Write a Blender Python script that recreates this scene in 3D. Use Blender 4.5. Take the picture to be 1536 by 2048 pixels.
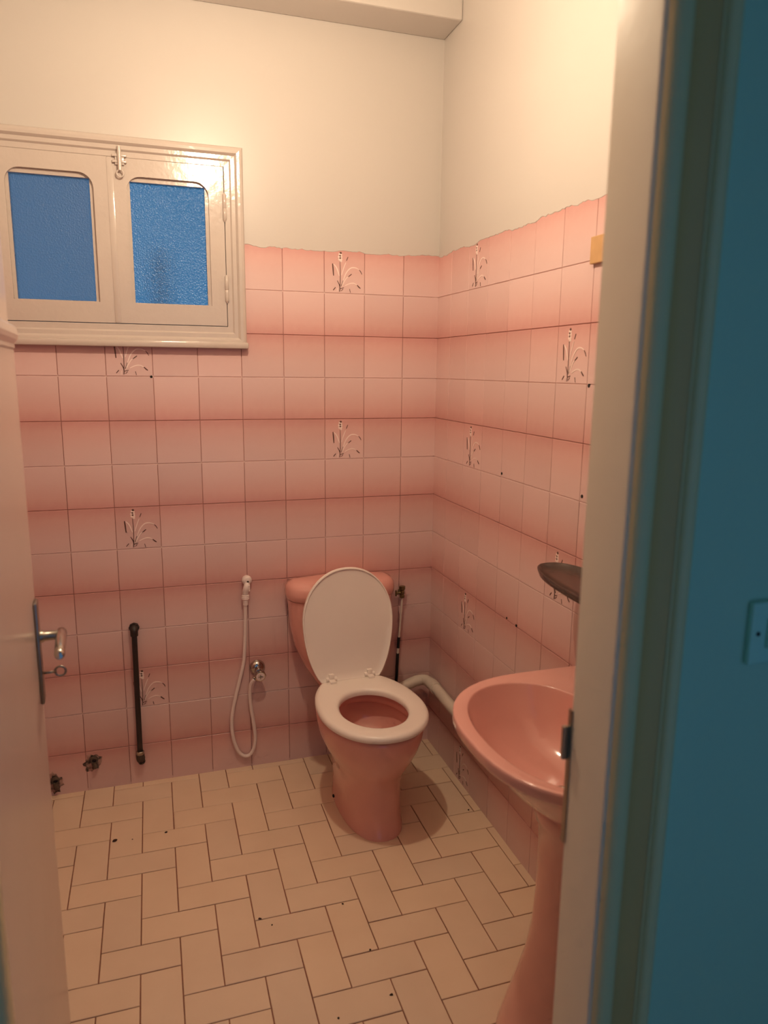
import bpy, bmesh, math, random
from mathutils import Vector, Matrix

random.seed(7)
scene = bpy.context.scene
COL = scene.collection
for o in list(bpy.data.objects):
    bpy.data.objects.remove(o)

# ------------------------------------------------------------------ camera
CAM = Vector((-1.0551, -2.6470, 1.5323))
RIGHT = Vector((0.952851, -0.303243, 0.010924))
DOWN = Vector((-0.047855, -0.185725, -0.981436))
FWD = Vector((0.299642, 0.934639, -0.191480))
cam = bpy.data.cameras.new('camera')
cam.sensor_fit = 'HORIZONTAL'
cam.sensor_width = 36.0
cam.lens = 1452.56 / 1536.0 * 36.0
cam.clip_start = 0.02
cam.dof.use_dof = True
cam.dof.focus_distance = 2.5
cam.dof.aperture_fstop = 4.2
cam_ob = bpy.data.objects.new('camera', cam)
COL.objects.link(cam_ob)
cam_ob.matrix_world = Matrix((
    (RIGHT.x, -DOWN.x, -FWD.x, CAM.x),
    (RIGHT.y, -DOWN.y, -FWD.y, CAM.y),
    (RIGHT.z, -DOWN.z, -FWD.z, CAM.z),
    (0, 0, 0, 1)))
scene.camera = cam_ob

# ------------------------------------------------------------------ world (blue dusk) and exposure
world = bpy.data.worlds.new('dusk_sky')
scene.world = world
world.use_nodes = True
wn = world.node_tree.nodes
wn['Background'].inputs[0].default_value = (0.085, 0.185, 0.35, 1)
wn['Background'].inputs[1].default_value = 1.0

# sky light enters by an unseen hall opening, sized to light the hall
pl = bpy.data.lights.new('hall_opening_portal', 'AREA')
pl.shape = 'RECTANGLE'; pl.size = 2.8; pl.size_y = 2.3
pl.cycles.is_portal = True
plo = bpy.data.objects.new('hall_opening_portal', pl)
COL.objects.link(plo)
plo.location = (-0.3, -3.40, 1.25)
plo.rotation_euler = (math.radians(90), 0, 0)

vs = scene.view_settings
vs.view_transform = 'Standard'
vs.look = 'None'
vs.exposure = 0.0
vs.gamma = 1.0
vs.use_curve_mapping = False
scene.cycles.max_bounces = 6
scene.cycles.diffuse_bounces = 4
scene.cycles.glossy_bounces = 3
scene.cycles.transmission_bounces = 4
scene.cycles.use_adaptive_sampling = True
scene.cycles.adaptive_threshold = 0.06
scene.cycles.adaptive_min_samples = 12
scene.cycles.caustics_reflective = False
scene.cycles.caustics_refractive = False
scene.cycles.sample_clamp_indirect = 4.0

BULB_RGB = (1.0, 0.79, 0.55)
BULB_STRENGTH = 1010.0
BULB_POS = Vector((-0.78, -1.0, 2.42))

# room numbers
H_TILE = 1.953          # top of the wall tiles
T = 0.15                # wall tile pitch
XL = -1.62              # left wall
YF = -1.812             # room face of the front wall
YH = -1.893             # hall face of the front wall
ZC = 2.92               # ceiling
ZB = 2.68               # underside of the beam
DX0, DX1 = -1.249, -0.505   # clear door opening
ZD = 2.08

# ------------------------------------------------------------------ materials
def new_mat(name):
    m = bpy.data.materials.new(name)
    m.use_nodes = True
    nt = m.node_tree
    return m, nt, nt.nodes['Principled BSDF']

def N(nt, kind, **kw):
    n = nt.nodes.new(kind)
    for k, v in kw.items():
        setattr(n, k, v)
    return n

def mixrgb(nt, fac, a, b, blend='MIX'):
    n = N(nt, 'ShaderNodeMix', data_type='RGBA', blend_type=blend)
    for sock, v in ((0, fac), (6, a), (7, b)):
        if hasattr(v, 'is_output'):
            nt.links.new(v, n.inputs[sock])
        elif isinstance(v, (int, float)):
            n.inputs[sock].default_value = v
        else:
            n.inputs[sock].default_value = (*v, 1)
    return n.outputs[2]

def simple(name, rgb, rough=0.5, metal=0.0, spec=0.5, var=0.06, vscale=30.0, bump=0.0, bscale=60.0, coat=0.0):
    """a plain paint / ceramic / metal with slight procedural variation"""
    m, nt, b = new_mat(name)
    tc = N(nt, 'ShaderNodeTexCoord')
    no = N(nt, 'ShaderNodeTexNoise')
    no.inputs['Scale'].default_value = vscale
    no.inputs['Detail'].default_value = 3
    nt.links.new(tc.outputs['Object'], no.inputs['Vector'])
    dark = tuple(c * (1 - 2 * var) for c in rgb)
    nt.links.new(mixrgb(nt, no.outputs[0], rgb, dark), b.inputs['Base Color'])
    b.inputs['Roughness'].default_value = rough
    b.inputs['Metallic'].default_value = metal
    b.inputs['Specular IOR Level'].default_value = spec
    b.inputs['Coat Weight'].default_value = coat
    b.inputs['Coat Roughness'].default_value = 0.08
    if bump:
        n2 = N(nt, 'ShaderNodeTexNoise')
        n2.inputs['Scale'].default_value = bscale
        n2.inputs['Detail'].default_value = 2
        nt.links.new(tc.outputs['Object'], n2.inputs['Vector'])
        bp = N(nt, 'ShaderNodeBump')
        bp.inputs['Strength'].default_value = bump
        bp.inputs['Distance'].default_value = 0.002
        nt.links.new(n2.outputs[0], bp.inputs['Height'])
        nt.links.new(bp.outputs[0], b.inputs['Normal'])
    return m

M = {}
M['paint'] = simple('cream_wall_paint', (0.57, 0.52, 0.48), 0.38, var=0.02, vscale=3, bump=0.18, bscale=9)
M['gloss'] = simple('cream_gloss_paint', (0.57, 0.49, 0.44), 0.17, var=0.03, vscale=9, bump=0.35, bscale=45)
M['jambp'] = simple('cream_jamb_paint', (0.86, 0.75, 0.60), 0.30, var=0.03, vscale=9, bump=0.2, bscale=30)
M['doorp'] = simple('door_gloss_paint', (0.62, 0.49, 0.42), 0.24, var=0.03, vscale=5, bump=0.12, bscale=12)
M['grout'] = simple('pink_grout', (0.34, 0.13, 0.12), 0.85, var=0.15, vscale=25)
def grout_mat():
    m, nt, b = new_mat('pink_grout')
    geo = N(nt, 'ShaderNodeNewGeometry'); sp = N(nt, 'ShaderNodeSeparateXYZ')
    nt.links.new(geo.outputs['Position'], sp.inputs[0])
    d = N(nt, 'ShaderNodeMath', operation='MULTIPLY_ADD'); d.inputs[1].default_value = -1 / 0.30; d.inputs[2].default_value = H_TILE / 0.30
    nt.links.new(sp.outputs['Z'], d.inputs[0])
    f = N(nt, 'ShaderNodeMath', operation='FRACT'); nt.links.new(d.outputs[0], f.inputs[0])
    s_ = N(nt, 'ShaderNodeMath', operation='SUBTRACT'); s_.inputs[1].default_value = 0.5; nt.links.new(f.outputs[0], s_.inputs[0])
    a_ = N(nt, 'ShaderNodeMath', operation='ABSOLUTE'); nt.links.new(s_.outputs[0], a_.inputs[0])
    l_ = N(nt, 'ShaderNodeMath', operation='LESS_THAN'); l_.inputs[1].default_value = 0.012; nt.links.new(a_.outputs[0], l_.inputs[0])
    nt.links.new(mixrgb(nt, l_.outputs[0], (0.44, 0.21, 0.18), (0.92, 0.70, 0.64)), b.inputs['Base Color'])
    b.inputs['Roughness'].default_value = 0.85
    return m
M['grout'] = grout_mat()
M['fgrout'] = simple('floor_grout', (0.34, 0.135, 0.085), 0.9, var=0.25, vscale=6)
M['pink'] = simple('pink_ceramic', (0.73, 0.36, 0.31), 0.16, var=0.02, coat=0.3)
M['white'] = simple('white_seat_plastic', (0.87, 0.79, 0.72), 0.30, var=0.02, vscale=12)
M['pvc'] = simple('old_white_pipe', (0.76, 0.68, 0.58), 0.35, var=0.08, vscale=18)
M['hose'] = simple('white_hose_plastic', (0.82, 0.70, 0.66), 0.4, var=0.03)
M['chrome'] = simple('worn_chrome', (0.62, 0.58, 0.52), 0.16, metal=1.0, var=0.12, vscale=60)
M['steel'] = simple('dull_steel', (0.42, 0.37, 0.31), 0.32, metal=1.0, var=0.15, vscale=50)
M['brass'] = simple('tarnished_brass', (0.24, 0.17, 0.08), 0.45, metal=0.8, var=0.25, vscale=80)
M['blackpipe'] = simple('black_iron_pipe', (0.030, 0.018, 0.015), 0.5, var=0.3, vscale=40, bump=0.3)
M['black'] = simple('black_tape', (0.012, 0.010, 0.010), 0.5, var=0.2)
M['hole'] = simple('dark_hole', (0.015, 0.008, 0.006), 0.9, var=0.2)
M['shelf'] = simple('smoky_brown_plastic', (0.075, 0.043, 0.034), 0.25, var=0.05)
M['wood'] = simple('varnished_wood', (0.62, 0.36, 0.16), 0.4, var=0.12, vscale=40)
M['switch'] = simple('switch_plastic', (0.82, 0.80, 0.70), 0.3, var=0.02)
M['hallswitch'] = simple('hall_switch_plastic', (0.50, 0.78, 0.62), 0.35, var=0.02)
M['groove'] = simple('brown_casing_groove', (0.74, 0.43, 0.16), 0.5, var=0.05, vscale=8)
M['stub'] = simple('corroded_pipe_end', (0.13, 0.085, 0.06), 0.8, var=0.3, vscale=90)
M['red'] = simple('red_painted_pipe', (0.95, 0.42, 0.52), 0.6, var=0.1)
M['hallwall'] = simple('hall_wall_paint', (0.48, 0.70, 0.52), 0.55, var=0.03, vscale=4, bump=0.1, bscale=12)
M['halltrim'] = simple('hall_trim_paint', (0.80, 0.64, 0.34), 0.45, var=0.04, vscale=6)
M['hallfloor'] = simple('hall_floor_terrazzo', (0.30, 0.25, 0.20), 0.5, var=0.2, vscale=90)
M['debris'] = simple('dark_debris', (0.05, 0.022, 0.012), 0.9, var=0.3, vscale=200)

# cement patch
m, nt, b = new_mat('crumbled_cement')
tc = N(nt, 'ShaderNodeTexCoord'); no = N(nt, 'ShaderNodeTexNoise')
no.inputs['Scale'].default_value = 55; no.inputs['Detail'].default_value = 5
nt.links.new(tc.outputs['Object'], no.inputs['Vector'])
rp = N(nt, 'ShaderNodeValToRGB')
rp.color_ramp.elements[0].position = 0.40; rp.color_ramp.elements[0].color = (0.05, 0.035, 0.028, 1)
rp.color_ramp.elements[1].position = 0.58; rp.color_ramp.elements[1].color = (0.46, 0.28, 0.23, 1)
nt.links.new(no.outputs[0], rp.inputs[0]); nt.links.new(rp.outputs[0], b.inputs['Base Color'])
b.inputs['Roughness'].default_value = 0.95
M['cement'] = m

def tile_mat(name, dark_top):
    """pink glazed tile, printed with a band that deepens towards one edge"""
    m, nt, b = new_mat(name)
    tc = N(nt, 'ShaderNodeTexCoord')
    sep = N(nt, 'ShaderNodeSeparateXYZ')
    nt.links.new(tc.outputs['Object'], sep.inputs[0])
    mr = N(nt, 'ShaderNodeMapRange')
    lo, hi = (-0.074, 0.074) if dark_top else (0.074, -0.074)
    mr.inputs['From Min'].default_value = lo
    mr.inputs['From Max'].default_value = hi
    nt.links.new(sep.outputs['Z'], mr.inputs['Value'])
    no = N(nt, 'ShaderNodeTexNoise'); no.inputs['Scale'].default_value = 38; no.inputs['Detail'].default_value = 4
    nt.links.new(tc.outputs['Object'], no.inputs['Vector'])
    ad = N(nt, 'ShaderNodeMath', operation='MULTIPLY_ADD')
    ad.inputs[1].default_value = 0.16; ad.inputs[2].default_value = -0.08
    nt.links.new(no.outputs[0], ad.inputs[0])
    a2 = N(nt, 'ShaderNodeMath', operation='ADD')
    nt.links.new(mr.outputs[0], a2.inputs[0]); nt.links.new(ad.outputs[0], a2.inputs[1])
    rp = N(nt, 'ShaderNodeValToRGB')
    cr = rp.color_ramp
    cr.elements[0].position = 0.0; cr.elements[0].color = (*TILE_LIGHT, 1)
    cr.elements[1].position = 1.0; cr.elements[1].color = (*TILE_DARK, 1)
    e = cr.elements.new(0.35); e.color = (*TILE_MID1, 1)
    e = cr.elements.new(0.72); e.color = (*TILE_MID2, 1)
    nt.links.new(a2.outputs[0], rp.inputs[0])
    oi = N(nt, 'ShaderNodeObjectInfo')
    mm = N(nt, 'ShaderNodeMapRange')
    mm.inputs['To Min'].default_value = 0.95; mm.inputs['To Max'].default_value = 1.04
    nt.links.new(oi.outputs['Random'], mm.inputs['Value'])
    vm = N(nt, 'ShaderNodeVectorMath', operation='SCALE')
    nt.links.new(rp.outputs[0], vm.inputs[0]); nt.links.new(mm.outputs[0], vm.inputs['Scale'])
    nt.links.new(vm.outputs[0], b.inputs['Base Color'])
    b.inputs['Roughness'].default_value = 0.33
    n2 = N(nt, 'ShaderNodeTexNoise'); n2.inputs['Scale'].default_value = 22
    nt.links.new(tc.outputs['Object'], n2.inputs['Vector'])
    bp = N(nt, 'ShaderNodeBump'); bp.inputs['Strength'].default_value = 0.10; bp.inputs['Distance'].default_value = 0.002
    nt.links.new(n2.outputs[0], bp.inputs['Height']); nt.links.new(bp.outputs[0], b.inputs['Normal'])
    return m

TILE_LIGHT = (0.71, 0.50, 0.475)
TILE_MID1 = (0.70, 0.475, 0.445)
TILE_MID2 = (0.675, 0.405, 0.37)
TILE_DARK = (0.605, 0.305, 0.275)
M['tile_up'] = tile_mat('pink_tile_dark_top', True)
M['tile_dn'] = tile_mat('pink_tile_dark_bottom', False)
M['print_dark'] = simple('print_brown', (0.13, 0.055, 0.04), 0.5, var=0.1)
M['print_pale'] = simple('print_pale', (0.90, 0.72, 0.66), 0.5, var=0.05)

# cream floor tile, one tint per tile, faint grime
m, nt, b = new_mat('cream_floor_tile')
tc = N(nt, 'ShaderNodeTexCoord')
no = N(nt, 'ShaderNodeTexNoise'); no.inputs['Scale'].default_value = 7; no.inputs['Detail'].default_value = 5
geo = N(nt, 'ShaderNodeNewGeometry')
nt.links.new(geo.outputs['Position'], no.inputs['Vector'])
c1 = mixrgb(nt, no.outputs[0], (0.82, 0.65, 0.49), (0.72, 0.55, 0.40))
oi = N(nt, 'ShaderNodeObjectInfo')
c2 = mixrgb(nt, oi.outputs['Random'], (0.97, 0.97, 0.97), (1.05, 1.03, 0.99))
nt.links.new(mixrgb(nt, 1.0, c1, c2, 'MULTIPLY'), b.inputs['Base Color'])
b.inputs['Roughness'].default_value = 0.42
M['ftile'] = m

# plain tiled side walls which the photograph does not show
m, nt, b = new_mat('pink_tile_wall_plain')
tc = N(nt, 'ShaderNodeTexCoord'); br = N(nt, 'ShaderNodeTexBrick')
br.offset = 0.0
br.inputs['Color1'].default_value = (*TILE_MID1, 1); br.inputs['Color2'].default_value = (*TILE_MID2, 1)
br.inputs['Mortar'].default_value = (0.32, 0.14, 0.13, 1)
br.inputs['Scale'].default_value = 1.0; br.inputs['Mortar Size'].default_value = 0.0012
br.inputs['Brick Width'].default_value = 0.15; br.inputs['Row Height'].default_value = 0.15
sp = N(nt, 'ShaderNodeSeparateXYZ'); cb = N(nt, 'ShaderNodeCombineXYZ'); aa = N(nt, 'ShaderNodeMath', operation='ADD')
nt.links.new(tc.outputs['Object'], sp.inputs[0])
nt.links.new(sp.outputs['X'], aa.inputs[0]); nt.links.new(sp.outputs['Y'], aa.inputs[1])
nt.links.new(aa.outputs[0], cb.inputs['X']); nt.links.new(sp.outputs['Z'], cb.inputs['Y'])
nt.links.new(cb.outputs[0], br.inputs['Vector'])
nt.links.new(br.outputs[0], b.inputs['Base Color']); b.inputs['Roughness'].default_value = 0.35
M['tilewall'] = m

# hammered frosted window glass
def glass_mat(name, tint, rough):
    m, nt, b = new_mat(name)
    tc = N(nt, 'ShaderNodeTexCoord')
    vo = N(nt, 'ShaderNodeTexVoronoi'); vo.inputs['Scale'].default_value = 190
    nt.links.new(tc.outputs['Object'], vo.inputs['Vector'])
    bp = N(nt, 'ShaderNodeBump'); bp.inputs['Strength'].default_value = 0.7; bp.inputs['Distance'].default_value = 0.002
    nt.links.new(vo.outputs['Distance'], bp.inputs['Height']); nt.links.new(bp.outputs[0], b.inputs['Normal'])
    b.inputs['Base Color'].default_value = (*tint, 1)
    b.inputs['Transmission Weight'].default_value = 1.0
    b.inputs['Roughness'].default_value = rough
    b.inputs['IOR'].default_value = 1.35
    return m
M['glass'] = glass_mat('frosted_window_glass', (0.50, 0.92, 1.0), 0.28)
M['glass_dull'] = glass_mat('dull_window_glass', (0.72, 0.74, 0.72), 0.45)  # left pane, greyer and rougher than the right

# bulb
m, nt, b = new_mat('lit_bulb')
b.inputs['Base Color'].default_value = (1, 1, 1, 1)
b.inputs['Emission Color'].default_value = (*BULB_RGB, 1)
b.inputs['Emission Strength'].default_value = BULB_STRENGTH
M['bulb'] = m

# ------------------------------------------------------------------ mesh helpers
def mesh_ob(name, bm, mats, parent=None, smooth=False, loc=None, autosmooth=None):
    if not isinstance(mats, (list, tuple)):
        mats = [mats]
    bmesh.ops.recalc_face_normals(bm, faces=bm.faces[:])
    me = bpy.data.meshes.new(name)
    bm.to_mesh(me); bm.free()
    for mm in mats:
        me.materials.append(M[mm] if isinstance(mm, str) else mm)
    if smooth:
        for p in me.polygons:
            p.use_smooth = True
        if autosmooth:
            try:
                me.set_sharp_from_angle(angle=math.radians(autosmooth))
            except Exception:
                pass
    ob = bpy.data.objects.new(name, me)
    COL.objects.link(ob)
    if parent is not None:
        ob.parent = parent
    if loc is not None:
        ob.location = loc
    return ob

def empty(name, loc=(0, 0, 0), rz=0.0):
    o = bpy.data.objects.new(name, None)
    o.empty_display_size = 0.05
    COL.objects.link(o)
    o.location = loc
    o.rotation_euler = (0, 0, rz)
    return o

def tag(o, label=None, cat=None, group=None, kind=None):
    if label: o['label'] = label
    if cat: o['category'] = cat
    if group: o['group'] = group
    if kind: o['kind'] = kind
    return o

def box(bm, x0, x1, y0, y1, z0, z1, bev=0.0, mi=0):
    vs_ = [bm.verts.new(p) for p in ((x0, y0, z0), (x1, y0, z0), (x1, y1, z0), (x0, y1, z0),
                                    (x0, y0, z1), (x1, y0, z1), (x1, y1, z1), (x0, y1, z1))]
    fs = [bm.faces.new([vs_[i] for i in f]) for f in ((0, 3, 2, 1), (4, 5, 6, 7), (0, 1, 5, 4), (1, 2, 6, 5), (2, 3, 7, 6), (3, 0, 4, 7))]
    for f in fs:
        f.material_index = mi
    if bev:
        es = list({e for f in fs for e in f.edges})
        bmesh.ops.bevel(bm, geom=es, offset=bev, segments=2, profile=0.5, affect='EDGES')

def boxes(name, mats, parent, *specs, bev=0.0, smooth=False):
    bm = bmesh.new()
    for s in specs:
        box(bm, *s, bev=bev)
    return mesh_ob(name, bm, mats, parent, smooth)

def catmull(pts, n=8):
    pts = [Vector(p) for p in pts]
    if len(pts) < 3:
        return pts
    P = [pts[0] * 2 - pts[1]] + pts + [pts[-1] * 2 - pts[-2]]
    out = []
    for i in range(1, len(P) - 2):
        for k in range(n):
            t = k / n
            a, b_, c, d = P[i - 1], P[i], P[i + 1], P[i + 2]
            out.append(0.5 * ((2 * b_) + (c - a) * t + (2 * a - 5 * b_ + 4 * c - d) * t * t + (3 * b_ - a - 3 * c + d) * t ** 3))
    out.append(pts[-1])
    return out

def tube(bm, pts, r, n=12, caps=True, mi=0):
    pts = [Vector(p) for p in pts]
    rs = r if isinstance(r, (list, tuple)) else [r] * len(pts)
    rings = []
    t0 = (pts[1] - pts[0]).normalized()
    up = Vector((0, 0, 1)) if abs(t0.z) < 0.9 else Vector((1, 0, 0))
    nrm = (up - t0 * up.dot(t0)).normalized()
    for i, p in enumerate(pts):
        if i == 0: t = (pts[1] - pts[0])
        elif i == len(pts) - 1: t = (pts[-1] - pts[-2])
        else: t = (pts[i + 1] - pts[i - 1])
        if t.length < 1e-9: t = t0
        t = t.normalized()
        nn = nrm - t * nrm.dot(t)
        nrm = nn.normalized() if nn.length > 1e-6 else nrm
        bn = t.cross(nrm)
        rings.append([bm.verts.new(p + (nrm * math.cos(2 * math.pi * k / n) + bn * math.sin(2 * math.pi * k / n)) * rs[i]) for k in range(n)])
    for a, b_ in zip(rings, rings[1:]):
        for k in range(n):
            f = bm.faces.new((a[k], a[(k + 1) % n], b_[(k + 1) % n], b_[k])); f.material_index = mi
    if caps:
        for rg in (rings[0], rings[-1]):
            f = bm.faces.new(rg); f.material_index = mi

def lathe_axis(bm, origin, axis, prof, n=20, mi=0):
    """prof: list of (distance along axis, radius)"""
    o = Vector(origin); ax = Vector(axis).normalized()
    pts, rs = [], []
    for d, r in prof:
        pts.append((d, max(r, 0.0003)))
    up = Vector((0, 0, 1)) if abs(ax.z) < 0.9 else Vector((1, 0, 0))
    u = (up - ax * up.dot(ax)).normalized(); v = ax.cross(u)
    rings = [[bm.verts.new(o + ax * d + (u * math.cos(2 * math.pi * k / n) + v * math.sin(2 * math.pi * k / n)) * r) for k in range(n)] for d, r in pts]
    for a, b_ in zip(rings, rings[1:]):
        for k in range(n):
            f = bm.faces.new((a[k], a[(k + 1) % n], b_[(k + 1) % n], b_[k])); f.material_index = mi
    for rg in (rings[0], rings[-1]):
        f = bm.faces.new(rg); f.material_index = mi

def loft(bm, rings, cap0=True, cap1=True, mi=0):
    vr = [[bm.verts.new(p) for p in rg] for rg in rings]
    n = len(vr[0])
    for a, b_ in zip(vr, vr[1:]):
        for k in range(n):
            f = bm.faces.new((a[k], a[(k + 1) % n], b_[(k + 1) % n], b_[k])); f.material_index = mi
    if cap0: bm.faces.new(vr[0]).material_index = mi
    if cap1: bm.faces.new(vr[-1]).material_index = mi
    return vr

def plate_with_hole(bm, rect, inner, y0, y1, mi=0):
    """rect (x0,x1,z0,z1); inner: closed outline [(x,z)]; solid between y0 and y1"""
    x0, x1, z0, z1 = rect
    cx = sum(p[0] for p in inner) / len(inner); cz = sum(p[1] for p in inner) / len(inner)
    outer = []
    for (x, z) in inner:
        dx, dz = x - cx, z - cz
        ts = []
        if dx > 1e-9: ts.append((x1 - cx) / dx)
        if dx < -1e-9: ts.append((x0 - cx) / dx)
        if dz > 1e-9: ts.append((z1 - cz) / dz)
        if dz < -1e-9: ts.append((z0 - cz) / dz)
        t = min(ts)
        outer.append([cx + dx * t, cz + dz * t])
    for cxx, czz in ((x0, z0), (x1, z0), (x1, z1), (x0, z1)):
        k = min(range(len(outer)), key=lambda i: (outer[i][0] - cxx) ** 2 + (outer[i][1] - czz) ** 2)
        outer[k] = [cxx, czz]
    loops = []
    for pts, y in ((outer, y0), (inner, y0), (inner, y1), (outer, y1)):
        loops.append([bm.verts.new((p[0], y, p[1])) for p in pts])
    n = len(inner)
    loops.append(loops[0])
    for a, b_ in zip(loops, loops[1:]):
        for k in range(n):
            bm.faces.new((a[k], a[(k + 1) % n], b_[(k + 1) % n], b_[k])).material_index = mi

def dense_rect(x0, x1, z0, z1, n=10):
    pts = []
    cs = [(x0, z0), (x1, z0), (x1, z1), (x0, z1)]
    for i in range(4):
        a, b_ = cs[i], cs[(i + 1) % 4]
        for k in range(n):
            t = k / n
            pts.append((a[0] + (b_[0] - a[0]) * t, a[1] + (b_[1] - a[1]) * t))
    return pts

# ------------------------------------------------------------------ setting: floor
floor = boxes('floor', 'fgrout', None, (XL - 0.1, 0.1, YF - 0.1, 0.1, -0.10, -0.003))
tag(floor, 'cream rectangular tiles laid in herringbone on the bathroom floor', 'floor', kind='structure')

PX, PY, OX, OY = 0.10177, 0.0998, -0.029, -0.032
FG = 0.0029
fmesh = {}
def floor_tile(x0, x1, y0, y1):
    x0, x1 = max(x0, XL), min(x1, 0.0)
    y0, y1 = max(y0, YF - 0.1), min(y1, 0.0)
    if x1 - x0 < 0.012 or y1 - y0 < 0.012:
        return
    w, d = round(x1 - x0 - FG, 4), round(y1 - y0 - FG, 4)
    key = (w, d)
    cx, cy = (x0 + x1) / 2, (y0 + y1) / 2
    jz = random.uniform(-0.0006, 0.0004)
    if key in fmesh:
        ob = bpy.data.objects.new('floor_tile', fmesh[key]); COL.objects.link(ob)
    else:
        bm = bmesh.new()
        e = 0.0012
        zt, zb = 0.0, -0.006
        lo = [(-w/2, -d/2, zb), (w/2, -d/2, zb), (w/2, d/2, zb), (-w/2, d/2, zb)]
        mi_ = [(-w/2, -d/2, zt - e), (w/2, -d/2, zt - e), (w/2, d/2, zt - e), (-w/2, d/2, zt - e)]
        hi = [(-w/2 + e, -d/2 + e, zt), (w/2 - e, -d/2 + e, zt), (w/2 - e, d/2 - e, zt), (-w/2 + e, d/2 - e, zt)]
        loft(bm, [lo, mi_, hi])
        ob = mesh_ob('floor_tile', bm, 'ftile')
        fmesh[key] = ob.data
    ob.parent = floor
    ob.location = (cx, cy, jz)
    ob.rotation_euler = (random.uniform(-.002, .002), random.uniform(-.002, .002), random.uniform(-.004, .004))

def cx_(c): return OX - PX * c      # right edge of column c
def ry_(r): return OY - PY * r      # far edge of row r
for c in range(-1, 17):
    for r in range(-2, 20):
        if (r - (c + 3)) % 4 == 0:                       # tile lying away from the back wall
            floor_tile(cx_(c + 1), cx_(c), ry_(r + 2), ry_(r))
for r in range(-1, 20):
    for c in range(-2, 17):
        if (c - (r - 2)) % 4 == 0:                       # tile lying along the back wall
            floor_tile(cx_(c + 2), cx_(c), ry_(r + 1), ry_(r))

# ------------------------------------------------------------------ setting: tiled walls
WX0, WX1, WZ0, WZ1 = -1.580, -0.730, 1.618, 2.26       # window casing footprint
OXW0, OXW1, OZW0, OZW1 = -1.530, -0.772, 1.660, 2.208  # opening through the wall

bm = bmesh.new()
plate_with_hole(bm, (XL - 0.1, 0.0, -0.1, ZC), dense_rect(OXW0, OXW1, OZW0, OZW1, 12), 0.0005, 0.13)
wall_back = mesh_ob('wall_back', bm, 'grout')
tag(wall_back, 'back wall of pink tiles below cream paint, with the window', 'wall', kind='structure')
bm = bmesh.new()
# painted plaster above the tiles
for s in ((XL, WX0 + .02, H_TILE - 0.001, ZC), (WX1 - .02, 0.002, H_TILE - 0.001, ZC), (WX0 + .02, WX1 - .02, WZ1 - .02, ZC)):
    box(bm, s[0], s[1], -0.0005, 0.01, s[2], s[3])
mesh_ob('plaster', bm, 'paint', wall_back)

wall_right = boxes('wall_right', 'grout', None, (0.0005, 0.12, YF - 0.1, 0.004, -0.1, ZC))
tag(wall_right, 'right wall of pink tiles below cream paint, behind the basin', 'wall', kind='structure')
boxes('plaster', 'paint', wall_right, (-0.0005, 0.01, YF, 0.0, H_TILE - 0.001, ZC))

PRINT = [  # (points in tile fractions, width, dark?)
    ([(.37, .03), (.385, .2), (.39, .48), (.383, .73)], .011, 1),
    ([(.223, .40), (.21, .57), (.198, .68)], .022, 1),
    ([(.365, .40), (.30, .58), (.225, .67)], .020, 0),
    ([(.42, .42), (.48, .60), (.53, .72)], .014, 0),
    ([(.545, .76), (.583, .85)], .018, 1),
    ([(.43, .2), (.53, .46), (.645, .59), (.762, .607), (.86, .57)], .018, 0),
    ([(.87, .56), (.905, .52), (.935, .46)], .012, 1),
    ([(.43, .16), (.53, .34), (.61, .40)], .016, 0),
    ([(.585, .385), (.675, .455)], .020, 1),
    ([(.51, .18), (.63, .233), (.73, .242), (.81, .205)], .018, 0),
    ([(.815, .205), (.86, .16), (.90, .13)], .018, 1),
    ([(.315, .29), (.374, .17), (.38, .04)], .014, 1),
    ([(.21, .06), (.27, .13)], .020, 1),
    ([(.325, .12), (.315, .03)], .014, 0),
    ([(.46, .30), (.41, .16)], .014, 1),
    ([(.48, .13), (.38, .105)], .016, 1),
    ([(.41, .05), (.46, .10)], .014, 1),
    ([(.625, .105), (.645, .02)], .014, 1),
]
HEAD = [(.40, .93, 1), (.375, .90, 0), (.41, .89, 0), (.36, .84, 0), (.415, .84, 0), (.388, .87, 1), (.365, .78, 0), (.415, .79, 0), (.39, .815, 1), (.41, .745, 0)]
bm = bmesh.new()
def ribbon(pts, w, mi):
    pts = catmull([(p[0], p[1], 0) for p in pts], 5)
    L, R = [], []
    for i, p in enumerate(pts):
        t = (pts[min(i + 1, len(pts) - 1)] - pts[max(i - 1, 0)]).normalized()
        nn = Vector((-t.y, t.x, 0))
        f = i / (len(pts) - 1)
        ww = 1.45 * w * (0.5 + 0.5 * math.sin(math.pi * min(1, max(0, f * 0.8 + 0.1)))) / 2
        L.append(p + nn * ww); R.append(p - nn * ww)
    def conv(p, y): return ((p.x - .5) * .148, y, (p.y - .5) * .148)
    for y in (-0.0032,):
        a = [bm.verts.new(conv(p, y)) for p in L]; b_ = [bm.verts.new(conv(p, y)) for p in R]
        a2 = [bm.verts.new(conv(p, -0.0022)) for p in L]; b2 = [bm.verts.new(conv(p, -0.0022)) for p in R]
        for i in range(len(a) - 1):
            for q in ((a[i], a[i+1], b_[i+1], b_[i]), (a[i], a2[i], a2[i+1], a[i+1]), (b_[i], b_[i+1], b2[i+1], b2[i])):
                bm.faces.new(q).material_index = mi
for pts, w, d in PRINT:
    ribbon(pts, w, 0 if d else 1)
for u, v, d in HEAD:
    c = Vector(((u - .5) * .148, -0.0024, (v - .5) * .148))
    lathe_axis(bm, c, (0, -1, 0), [(0, .0046), (.0007, .004), (.0010, .0016)], 8, 0 if d else 1)
_tmp = mesh_ob('flower_print', bm, ['print_dark', 'print_pale'])
PRINT_MESH = _tmp.data
bpy.data.objects.remove(_tmp)

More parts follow.
